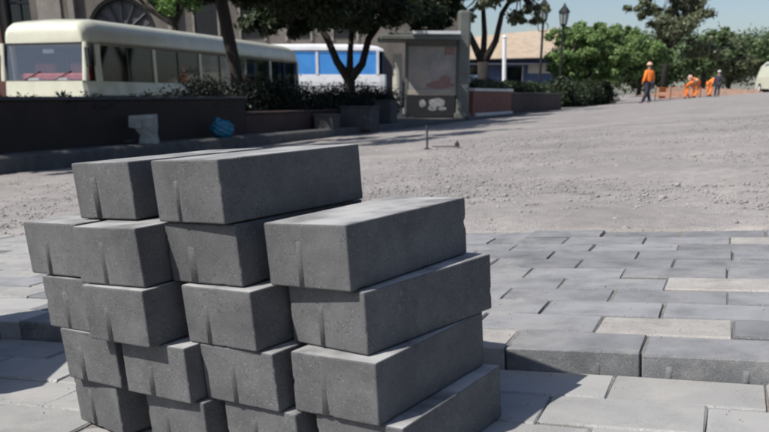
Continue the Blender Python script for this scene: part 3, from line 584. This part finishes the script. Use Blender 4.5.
# ------------------------------------------------------------------ house, car and post beyond the slender tree
hs = thing('tan_roofed_house', 'blue-walled house with a broad tan roof behind the slender tree', 'house', (4.5, 58, 0))
part('wall', 'bluewall', hs, lambda bm: box(bm, 0, 8.2, 0, 6, -1, 2.9))
part('roof', 'tan', hs, lambda bm: [bm.faces.new([bm.verts.new(p) for p in q]) for q in (((-.5, -.8, 2.75), (8.7, -.8, 2.95), (8.4, 4.5, 5.1), (.8, 4.5, 4.4)), ((-.5, -.8, 2.70), (8.7, -.8, 2.90), (8.7, -.8, 2.95), (-.5, -.8, 2.75)), ((8.7, -.8, 2.9), (8.7, 8, 2.9), (8.4, 4.5, 5.1), (8.7, -.8, 2.95)), ((-.5, 8, 2.7), (8.7, 8, 2.9), (8.4, 4.5, 5.1), (.8, 4.5, 4.4)), ((-.5, -.8, 2.7), (-.5, 8, 2.7), (.8, 4.5, 4.4), (-.5, -.8, 2.75)))])
for x in (1.2, 3.6): q = part('window', 'dglass', hs, lambda bm: box(bm, x, x + 1.2, -.04, .0, 1.2, 2.3)); part('frame', 'vwhite', q, lambda bm: [box(bm, x - .08, x, -.08, -.002, 1.1, 2.4), box(bm, x + 1.2, x + 1.28, -.08, -.002, 1.1, 2.4), box(bm, x - .08, x + 1.28, -.1, -.002, 1.02, 1.1)])
part('sign_board', 'vwhite', hs, lambda bm: box(bm, 5.2, 6.9, -.1, -.002, 1.9, 2.5)); part('awning', 'grey_trim', hs, lambda bm: box(bm, .2, 7.9, -1.2, -.01, 2.42, 2.5))
pp = thing('post', 'white painted post standing in front of the blue-walled house', 'post', (4.25, 30, .02))
part('shaft', 'white', pp, lambda bm: tube(bm, [(0, 0, -.3), (-.1, 0, 2.35)], [.08, .07], 10)); part('cap', 'white', pp, lambda bm: tube(bm, [(-.1, 0, 2.351), (-.1, 0, 2.42)], [.10, .05], 10))
def car(label, loc, rz, paint, cat='car', name='parked_car', van=False):
    t = thing(name, label, cat, loc, rz)
    h = .25 if van else 0
    prof = [(0, .35), (0, .75), (.15, .88), (1.0, .95), (1.55, 1.38 + h), (3.2, 1.42 + h), (3.95, 1.0 + h * 2), (4.2, .9), (4.25, .35)]
    def body(bm):
        ps = [(y, z) for y, z in prof]; rr = []
        for x, s in ((-.84, .0), (-.78, .04), (.78, .04), (.84, .0)):
            rr.append([bm.verts.new((x * (1 if z < 1 else .88), y, z + (s if z > .8 else 0))) for y, z in ps])
        for i in range(3):
            for q in range(len(ps)): bm.faces.new((rr[i][q], rr[i][(q + 1) % len(ps)], rr[i + 1][(q + 1) % len(ps)], rr[i + 1][q]))
        bm.faces.new(rr[0]); bm.faces.new(rr[-1][::-1]); bmesh.ops.recalc_face_normals(bm, faces=bm.faces)
    part('body', paint, t, body)
    part('windscreen', 'dglass', t, lambda bm: [bm.faces.new([bm.verts.new(p) for p in ((-.62, 1.06, 1.03), (.62, 1.06, 1.03), (.58, 1.48, 1.38 + h), (-.58, 1.48, 1.38 + h))])])
    for sx in (-1, 1):
        part('side_window', 'dglass', t, lambda bm: [bm.faces.new([bm.verts.new(p) for p in ((sx * .80, 1.25, 1.04), (sx * .80, 3.5, 1.04), (sx * .755, 3.1, 1.36 + h), (sx * .755, 1.65, 1.34 + h))])])
        part('headlight', 'paper', t, lambda bm: box(bm, sx * .6 - .15, sx * .6 + .15, -.03, .0, .62, .74, .01))
        for y in (.8, 3.4):
            q = part('wheel', 'black', t, lambda bm: tube(bm, [(sx * .66, y, .32), (sx * .86, y, .32)], .32, 16)); part('rim', 'white', q, lambda bm: tube(bm, [(sx * .861, y, .32), (sx * .875, y, .32)], .18, 12))
    part('bumper', 'grey_trim', t, lambda bm: box(bm, -.8, .8, -.07, .02, .36, .54, .02))
    return t
car('small white car parked beyond the brick planter by the white post', (5.6, 37.5, -.1), R(70), 'white')
car('cream van with pale windscreen half out of frame at the far right', (20.6, 42.5, .46), R(-8), 'cream', 'van', 'parked_van', True)

# ------------------------------------------------------------------ lamp posts
def lamp(label, loc, top):
    t = thing('street_lamp', label, 'street lamp', loc, 0, 'lantern posts by the round tree')
    part('post', 'iron', t, lambda bm: tube(bm, [(0, 0, -.3), (0, 0, .25), (0, 0, .3), (0, 0, top - .1), (0, 0, top)], [.11, .10, .06, .045, .08], 10))
    def cage(bm):
        tube(bm, [(0, 0, top), (0, 0, top + .06)], [.10, .14], 6)
        for i in range(6):
            a = i * math.pi / 3; tube(bm, [(.13 * math.cos(a), .13 * math.sin(a), top + .05), (.20 * math.cos(a), .20 * math.sin(a), top + .5)], .014, 4)
        tube(bm, [(0, 0, top + .5), (0, 0, top + .56), (0, 0, top + .74), (0, 0, top + .86)], [.24, .22, .07, .02], 6)
    ln = part('lantern', 'iron', t, cage)
    part('pane', 'lampglass', ln, lambda bm: tube(bm, [(0, 0, top + .065), (0, 0, top + .49)], [.12, .18], 6))
    for s in (-1, 1): part('scroll_arm', 'iron', t, lambda bm: tube(bm, [(0, 0, top - .35), (s * .16, 0, top - .3), (s * .2, 0, top - .12), (s * .1, 0, top - .02)], .02, 5))
lamp('black iron lantern post, the left one, at the left edge of the round tree', (6.0, 33, .05), 3.05)
lamp('black iron lantern post rising behind the round tree, the right one', (7.35, 35.8, .08), 3.1)

# ------------------------------------------------------------------ people
def skinned(name, joints, edges, rad, m, parent, sub=2):
    me = bpy.data.meshes.new(name); me.from_pydata(joints, edges, []); me.materials.append(MT[m])
    o = bpy.data.objects.new(name, me); C.objects.link(o); o.parent = parent
    sm = o.modifiers.new('skin', 'SKIN'); sm.use_smooth_shade = True; ss = o.modifiers.new('sub', 'SUBSURF'); ss.levels = ss.render_levels = sub
    if not me.skin_vertices: me.skin_vertices.add() if hasattr(me.skin_vertices, 'add') else None
    for i, r_ in enumerate(rad): me.skin_vertices[0].data[i].radius = (r_, r_) if not isinstance(r_, tuple) else r_
    me.skin_vertices[0].data[0].use_root = True
    return o
def person(label, loc, rz, jacket, trousers, bend=0, scale=1.0, helmet='helmet', group=None, step=.12):
    t = thing('person', label, 'person', loc, rz, group); t.scale = (scale,) * 3
    def B(p):       # bend the upper body forward (-y) about the hip
        x, y, z = p; z -= .95; c, s = math.cos(bend), math.sin(bend); return (x, y * c - z * s, y * s + z * c + .95)
    J = [(0, 0, .95), B((0, 0, 1.15)), B((0, 0, 1.38)), B((0, 0, 1.50)), B((0, -.01, 1.60)), B((0, -.015, 1.70)),
         B((-.17, 0, 1.42)), B((-.24, .02, 1.15)), B((-.25, -.08, .93)), B((-.25, -.12, .84)), B((.17, 0, 1.42)), B((.25, .02, 1.16)), B((.26, -.10, .95)), B((.26, -.14, .86)),
         (-.09, 0, .90), (-.11, -step * .6, .50), (-.11, step * .3, .09), (-.11, step * .3 - .12, .03), (.09, 0, .90), (.11, step * .2, .50), (.11, -step, .09), (.11, -step - .12, .03)]
    E = [(0, 1), (1, 2), (2, 3), (3, 4), (4, 5), (2, 6), (6, 7), (7, 8), (8, 9), (2, 10), (10, 11), (11, 12), (12, 13), (0, 14), (14, 15), (15, 16), (16, 17), (0, 18), (18, 19), (19, 20), (20, 21)]
    rd = [.13, .12, .14, .055, .095, .08, .06, .045, .035, .04, .06, .045, .035, .04, .085, .06, .045, .04, .085, .06, .045, .04]
    skinned('body', J, E, rd, 'skin', t)
    sel = [0, 1, 2, 6, 7, 8, 10, 11, 12]; mp = {a: i for i, a in enumerate(sel)}
    skinned('jacket', [J[0][:2] + (.86,)] + [J[a] for a in sel[1:]], [(mp[a], mp[b]) for a, b in E if a in mp and b in mp], [(.17, .14), (.165, .145), (.19, .145), .085, .075, .06, .085, .075, .06], jacket, t)
    sel = [0, 14, 15, 16, 18, 19, 20]; mp = {a: i for i, a in enumerate(sel)}
    skinned('trousers', [J[a] for a in sel], [(mp[a], mp[b]) for a, b in E if a in mp and b in mp], [.15, .11, .085, .07, .11, .085, .07], trousers, t)
    for a in (16, 20): part('boot', 'black', t, lambda bm: lump(bm, (J[a][0], J[a][1] - .06, .05), (.05, .14, .055), 2, .02, 3))
    hp = Vector(B((0, 0, 1.70))); rot = Matrix.Rotation(bend, 4, 'X')
    def helm(bm):
        q = bmesh.ops.create_uvsphere(bm, u_segments=14, v_segments=8, radius=.125)['verts']
        for v in q: v.co.z = max(v.co.z, -.01)
        r2 = bmesh.ops.create_circle(bm, cap_ends=True, segments=16, radius=.155)['verts']; bmesh.ops.translate(bm, verts=r2, vec=(0, -.02, -.005)); bmesh.ops.transform(bm, matrix=Matrix.Translation(hp) @ rot, verts=bm.verts)
    part('helmet', helmet, t, helm)
    for s in (-1, 1): part('reflective_band', 'paper', t, lambda bm: tube(bm, [B((s * .10, -.155, 1.0)), B((s * .10, -.165, 1.2)), B((s * .10, -.14, 1.42))], .016, 4))
    return t
def rz_(x, y): return float(road_z(x, y))
person('worker in an orange jacket and dark trousers walking down the road, nearest the round tree', (10.35, 33.4, rz_(10.35, 33.4) - .03), R(205), 'orange', 'navy', .08, .86, group=None, step=.2)
person('worker in dark clothes and pale hat standing on the road near the cream van', (14.7, 37.6, rz_(14.7, 37.6) + .02), R(160), 'navy', 'navy', .1, .62, helmet='vwhite')
grp = 'crouching road workers in orange'
for x, y, a, bd, s, lb in [(14.9, 42.0, 60, 1.1, .66, 'orange worker stooping, leftmost of the crouching group'), (15.75, 43.0, -60, 1.2, .80, 'orange worker leaning over, in the middle of the crouching group'), (16.5, 43.3, 100, 1.0, .72, 'orange worker rightmost of the crouching group, next to the worker in dark clothes')]:
    person(lb, (x, y, rz_(x, y) + .02), R(a), 'orange', 'orange', bd, s, group=grp, step=.25)
# heap of reddish earth and an orange net barrier near the workers
def heap(bm):
    n, m_ = 40, 14; g_ = [[bm.verts.new(((i / n - .5) * 9.0, (j / m_ - .5) * 2.4, max(-.1, (.34 * (1 - abs(i / n - .5) * 2) ** .6) * math.sin(math.pi * j / m_) * (1 + .35 * math.sin(i * 1.7 + j)) - .02 + .05 * math.sin(i * 3.1 + j * 2.3)))) for j in range(m_ + 1)] for i in range(n + 1)]
    for i in range(n):
        for j in range(m_): bm.faces.new((g_[i][j], g_[i + 1][j], g_[i + 1][j + 1], g_[i][j + 1]))
hp = thing('earth_heap', 'long low heap of reddish earth behind the worker in dark clothes', 'heap', (18.6, 46.5, rz_(18.6, 46.5)), R(-8)); part('heap', 'earth', hp, heap, True)
nb = thing('net_barrier', 'orange net barrier strung on short posts beside the crouching workers', 'barrier', (13.9, 43.6, rz_(13.9, 43.6)), R(5))
for i in range(4): part('post', 'rust', nb, lambda bm: tube(bm, [(i * .8, 0, 0), (i * .8, 0, .75)], .025, 6))
for i in range(6): part('net_strand', 'orange', nb, lambda bm: tube(bm, [(0, -.03, .15 + i * .1), (.6, -.03, .12 + i * .1), (1.2, -.03, .16 + i * .1), (2.4, -.03, .14 + i * .1)], .016, 4))

# ------------------------------------------------------------------ steel stake on the roadbed
z0 = rz_(.345, 6.75) + .03
st = thing('steel_stake', 'thin dark steel stake standing upright on the gravel', 'stake', (.345, 6.75, z0))
part('rod', 'rust', st, lambda bm: tube(bm, [(0, 0, -.05), (.0, 0, .09), (-.006, 0, .185)], .0085, 8)); part('foot_plate', 'rust', st, lambda bm: box(bm, -.022, .022, -.02, .02, -.002, .008, .002))
cl = thing('form_clamp', 'small dark steel clamp lying on the gravel beside the stake', 'clamp', (.585, 6.72, rz_(.585, 6.72) + .03))
part('jaw', 'rust', cl, lambda bm: [box(bm, -.018, .018, -.015, .015, 0, .035, .003), box(bm, -.2, -.02, -.006, .006, .001, .009, .001)]); part('bolt', 'rust', cl, lambda bm: tube(bm, [(0, 0, .035), (0, 0, .05)], .007, 6))

# ------------------------------------------------------------------ laid pavers
def paver_mesh(name, l, w_, h, mats, seed, cham=.0022):
    rs = random.Random(seed); bm = bm_new(); r = bmesh.ops.create_cube(bm, size=1); bmesh.ops.scale(bm, verts=bm.verts, vec=(l, w_, h)); bmesh.ops.translate(bm, verts=bm.verts, vec=(0, 0, -h / 2))
    top = [e for e in bm.edges if all(v.co.z > -.001 for v in e.verts)] + [e for e in bm.edges if abs(e.verts[0].co.z - e.verts[1].co.z) > h / 2]
    bmesh.ops.bevel(bm, geom=top, offset=cham, segments=1, affect='EDGES')
    for v in bm.verts: v.co += Vector((rs.uniform(-1, 1), rs.uniform(-1, 1), rs.uniform(-1, 1))) * .0008
    me = bpy.data.meshes.new(name); bm.to_mesh(me); bm.free(); me.materials.append(mats); return me
GAP = .0021
PM = {k: [paver_mesh('brick', PL - GAP, PW - GAP, PT, MT[k], 10 + i) for i in range(5)] for k in ('paver', 'paver_pale', 'paver_light')}
def rib_mesh(h=.034, w_=.007, d=.004):
    bm = bm_new(); n = 8; vs = [(w_ * (i / n - .5), -d * (math.sin(math.pi * i / n) ** .8)) for i in range(n + 1)]
    rows = [(0, 1), (h * .85, 1), (h * .96, .75), (h, .1)]; g_ = [[bm.verts.new((a, b * k, z)) for a, b in vs] for z, k in rows]
    for r_ in range(3):
        for i in range(n): bm.faces.new((g_[r_][i], g_[r_][i + 1], g_[r_ + 1][i + 1], g_[r_ + 1][i]))
    bm.faces.new(g_[0][::-1]); bmesh.ops.recalc_face_normals(bm, faces=bm.faces)
    me = bpy.data.meshes.new('spacer_rib'); bm.to_mesh(me); bm.free(); me.polygons.foreach_set('use_smooth', [True] * len(me.polygons)); return me
RIBP = rib_mesh(.040, .008, .0016); RIBP.materials.append(MT['paver']); RIBB = rib_mesh(.042, .0085, .0015); RIBB.materials.append(MT['block'])
cam_m = cam.matrix_basis.inverted()
def in_view(p, margin=.06):
    q = cam_m @ p
    if q.z > -.05: return False
    u = .5 + (q.x / -q.z) * 37.685 / 36; v = (q.y / -q.z) * 37.685 / 36 - .19508
    return -margin < u < 1 + margin and abs(v) < .281 + margin
def bed(name, s0, s1, t0, t1, z0, z1, label):
    bm = bm_new(); box(bm, s0, s1, t0, t1, z0, z1); bmesh.ops.transform(bm, matrix=Matrix.Translation(PO) @ Matrix.Rotation(PYAW, 4, 'Z'), verts=bm.verts)
    o = link(name, bm, MT['sand']); o.matrix_basis = M; return tag(o, label, kind='structure')
ZU, ZL = .030, 0.0
up = bed('raised_pavement', -5.0, 3.2, .012, NROW * PW + .004, -.12, ZU - .0035, 'upper field of staggered grey concrete pavers ending in a raw edge')
lo = bed('lower_pavement', -5.0, 3.2, -1.3, -.002, -.12, ZL - .0035, 'lower field of pale concrete pavers around the foot of the block pile')
def lay(par, rows, z, pick, rough, edge_drop=0):
    rest = []; cnt = 0
    for k_ in rows:
        off = {0: 0, 1: .59}[k_ % 2] * PL + random.uniform(-.012, .012) * (k_ != 0)
        if k_ < 0: off = (.14, .25 - PL)[(-k_ - 1) % 2]
        for j in range(-30, 20):
            s = off + j * PL + PL / 2; t = k_ * PW + PW / 2
            if s < -4.9 or s > 3.1: continue
            if k_ == NROW and hsh(j, 1.0) > .55: continue
            pos = PO + PE * s + PN * t
            kind = pick(k_, j, s)
            zz = z + random.gauss(0, rough); lm = Matrix.Translation((pos.x + random.gauss(0, .0006), pos.y + random.gauss(0, .0006), zz)) @ Matrix.Rotation(PYAW + random.gauss(0, .004), 4, 'Z') @ Matrix.Rotation(random.gauss(0, .006), 4, 'X') @ Matrix.Rotation(random.gauss(0, .004), 4, 'Y')
            # keep clear of the pile
            if in_view(M @ Vector((pos.x, pos.y, zz)), .10) and cnt < 298:
                o = bpy.data.objects.new('brick', random.choice(PM[kind])); C.objects.link(o); o.parent = par; o.matrix_basis = lm; cnt += 1
                if k_ == 0 and -1.2 < s < 1.0:
                    for a in (-.42, .14): 
                        rb = bpy.data.objects.new('spacer_rib', RIBP); C.objects.link(rb); rb.parent = o; rb.location = (a * PL * .9 + .012, -PW / 2 + GAP / 2 + .0004, -PT + .001)
            else: rest.append((lm, kind))
    for kind in ('paver', 'paver_light'):
        vs, fs, b0 = [], [], 0; me0 = PM[kind][0]; base = [v.co.copy() for v in me0.vertices]; pf = [list(p.vertices) for p in me0.polygons]
        for lm, kd in rest:
            if (kd == 'paver') != (kind == 'paver'): continue
            vs += [lm @ c for c in base]; fs += [[i + b0 for i in p] for p in pf]; b0 += len(base)
        if vs:
            me = bpy.data.meshes.new('far_bricks'); me.from_pydata(vs, [], fs); me.materials.append(MT[kind]); o = bpy.data.objects.new('far_bricks', me); C.objects.link(o); o.parent = par; o['kind'] = 'stuff'
    return cnt
def pick_up(k_, j, s):
    if (k_, j) in ((0, -1), (1, 0)): return 'paver_pale'
    if s < -.75 : return 'paver_light' if random.random() < .8 else 'paver'
    if k_ > 2 and random.random() < .07: return 'paver_pale'
    return 'paver'
n1 = lay(up, range(0, NROW), ZU, pick_up, .0012)
n2 = lay(lo, range(-1, -14, -1), ZL, lambda k_, j, s: 'paver_light', .0012)
print('bricks', n1, n2)

def grit(n):
    bm = bmesh.new(); bmesh.ops.create_icosphere(bm, subdivisions=1, radius=1); bv = np.array([v.co[:] for v in bm.verts]); bf = np.array([[v.index for v in f.verts] for f in bm.faces]); bm.free()
    s_ = rng.uniform(-3.2, 1.6, n); cl_ = rng.random(n) < .5; s_ = np.where(cl_, np.round(s_ / .4) * .4 + rng.normal(size=n) * .09, s_); t_ = rng.uniform(-.9, NROW * PW, n)
    r = np.clip(rng.lognormal(math.log(.0006), .45, n), .0003, .0017); z_ = np.where(t_ > 0, ZU, ZL) + r * .3 + .0004
    ok = np.abs(t_) > .004; s_, t_, r, z_ = s_[ok], t_[ok], r[ok], z_[ok]; n = len(s_)
    P = np.array(PO)[None] + s_[:, None] * np.array(PE) + t_[:, None] * np.array(PN) + np.stack([0 * z_, 0 * z_, z_], 1)
    V = P[:, None] + bv[None] * r[:, None, None] * rng.uniform(.6, 1.3, (n, len(bv), 3)); F = (bf[None] + (np.arange(n) * len(bv))[:, None, None]).reshape(-1, 3)
    o = np_mesh('sand_grains', V.reshape(-1, 3), F, MT['pebble']); o.matrix_basis = M; return tag(o, 'scattered sand grains and grit lying on the pavers', 'grit', kind='stuff')
grit(9000)
# ------------------------------------------------------------------ the pile of concrete blocks
BW, BL, BT = .1, .2, .06
def block_mesh(seed):
    rs = np.random.default_rng(seed); bm = bm_new(); r = bmesh.ops.create_cube(bm, size=1); bmesh.ops.scale(bm, verts=bm.verts, vec=(BW - .001, BL - .001, BT - .0012)); bmesh.ops.translate(bm, verts=bm.verts, vec=(0, 0, BT / 2))
    for v in bm.verts: v.co += Vector(rs.uniform(-1, 1, 3)) * .0006
    bmesh.ops.bevel(bm, geom=list(bm.edges), offset=.0021, segments=3, profile=.6, affect='EDGES')
    # nicks: a few short chips cut into the arrises
    ln = [e for e in bm.edges if e.calc_length() > .04]
    bmesh.ops.subdivide_edges(bm, edges=ln, cuts=24)
    for q in range(7):
        hx, hy, hz = BW / 2, BL / 2, BT; ax = rs.integers(3); c = Vector((rs.choice([-hx, hx]), rs.choice([-hy, hy]), rs.choice([0, hz])))
        c[ax] = rs.uniform(-hx, hx) if ax == 0 else rs.uniform(-hy, hy) if ax == 1 else rs.uniform(.01, .05)
        r_ = rs.uniform(.003, .0065); d = (Vector((0, 0, hz / 2)) - c); d[ax] = 0; d.normalize()
        for v in bm.verts:
            w_ = max(0, 1 - (v.co - c).length / r_)
            if w_: v.co += d * w_ * rs.uniform(.0012, .0022)
    me = bpy.data.meshes.new('paving_block'); bm.to_mesh(me); bm.free(); me.materials.append(MT['block']); me.polygons.foreach_set('use_smooth', [True] * len(me.polygons)); return me
pile = [   # row from the top, front-left corner, yaw, label
 (0, -.325, .906, -37.7, 'top course paving block at the left end of the pile, set apart by a gap'),
 (0, -.214, .811, -39.6, 'topmost long grey block whose sunlit top spans the middle of the pile'),
 (1, -.397, .924, -37.2, 'leftmost block of the second course, jutting out over the pavement on the left'),
 (1, -.313, .842, -34.8, 'second course block under the left top block'),
 (1, -.210, .813, -36.3, 'second course block directly under the topmost long block'),
 (1, -.104, .756, -37.4, 'second course block at the right with its long side and sunlit top showing'),
 (2, -.383, .912, -37.2, 'leftmost block of the middle course'),
 (2, -.312, .836, -36.6, 'middle course block with a bright top edge, second from the left'),
 (2, -.198, .796, -38.4, 'middle course block, third from the left, with a bright top edge'),
 (2, -.088, .764, -42.5, 'middle course block at the right end, jutting farthest right, its front half shadowed'),
 (3, -.368, .899, -37.2, 'leftmost block of the fourth course from the top'),
 (3, -.279, .830, -36.0, 'fourth course block crossed by a slanting shadow, second from the left'),
 (3, -.185, .787, -36.7, 'fourth course block, third from the left'),
 (3, -.089, .733, -36.0, 'fourth course block at the right end with a bright top edge'),
 (4, -.372, .920, -44.0, 'bottom course block at the left end, turned slightly away'),
 (4, -.264, .838, -40.0, 'bottom course block in deep shadow, second from the left'),
 (4, -.168, .782, -37.5, 'bottom course block, third from the left, cut by the frame'),
 (4, -.070, .725, -35.0, 'bottom course block at the right end of the pile'),
]
for i, (row, x, y, yw, lb) in enumerate(pile):
    a = R(yw); e = Vector((math.cos(a), math.sin(a), 0)); n = Vector((-math.sin(a), math.cos(a), 0)); c = Vector((x, y, 0)) + e * BW / 2 + n * BL / 2
    o = bpy.data.objects.new('paving_block', block_mesh(100 + i)); C.objects.link(o); tag(o, lb, 'paving block', 'paving blocks stacked in the pile'); wn_ = o.modifiers.new('normals', 'WEIGHTED_NORMAL'); wn_.weight = 80
    o.matrix_basis = M @ Matrix.Translation((c.x, c.y, (4 - row) * BT)) @ Matrix.Rotation(a, 4, 'Z')
    for (px, py, rz) in ((-.012 + random.uniform(-.006, .006), -BL / 2 + .0008, 0),):
        rb = bpy.data.objects.new('spacer_rib', RIBB); C.objects.link(rb); rb.parent = o; rb.location = (px, py, .0022); rb.rotation_euler = (0, random.gauss(0, .02), rz); rb.scale = (random.uniform(.8, 1.3), random.uniform(.6, 1.15), random.uniform(.78, 1.04))

# an unseen second pile left of frame, added only to shadow the lower pavement
spare = block_mesh(300)
for i, (row, col) in enumerate([(r_, c_) for r_ in range(6) for c_ in range(2)]):
    o = bpy.data.objects.new('paving_block', spare); C.objects.link(o); tag(o, 'grey paving block in an unseen pile added to cast a shadow', 'paving block', 'paving blocks of the unseen shadow-casting pile')
    o.matrix_basis = M @ Matrix.Translation((-.775 + .102 * (row % 2) * .1, 1.02 + col * .205, row * BT)) @ Matrix.Rotation(R(-2 + 4 * (row % 2)), 4, 'Z')
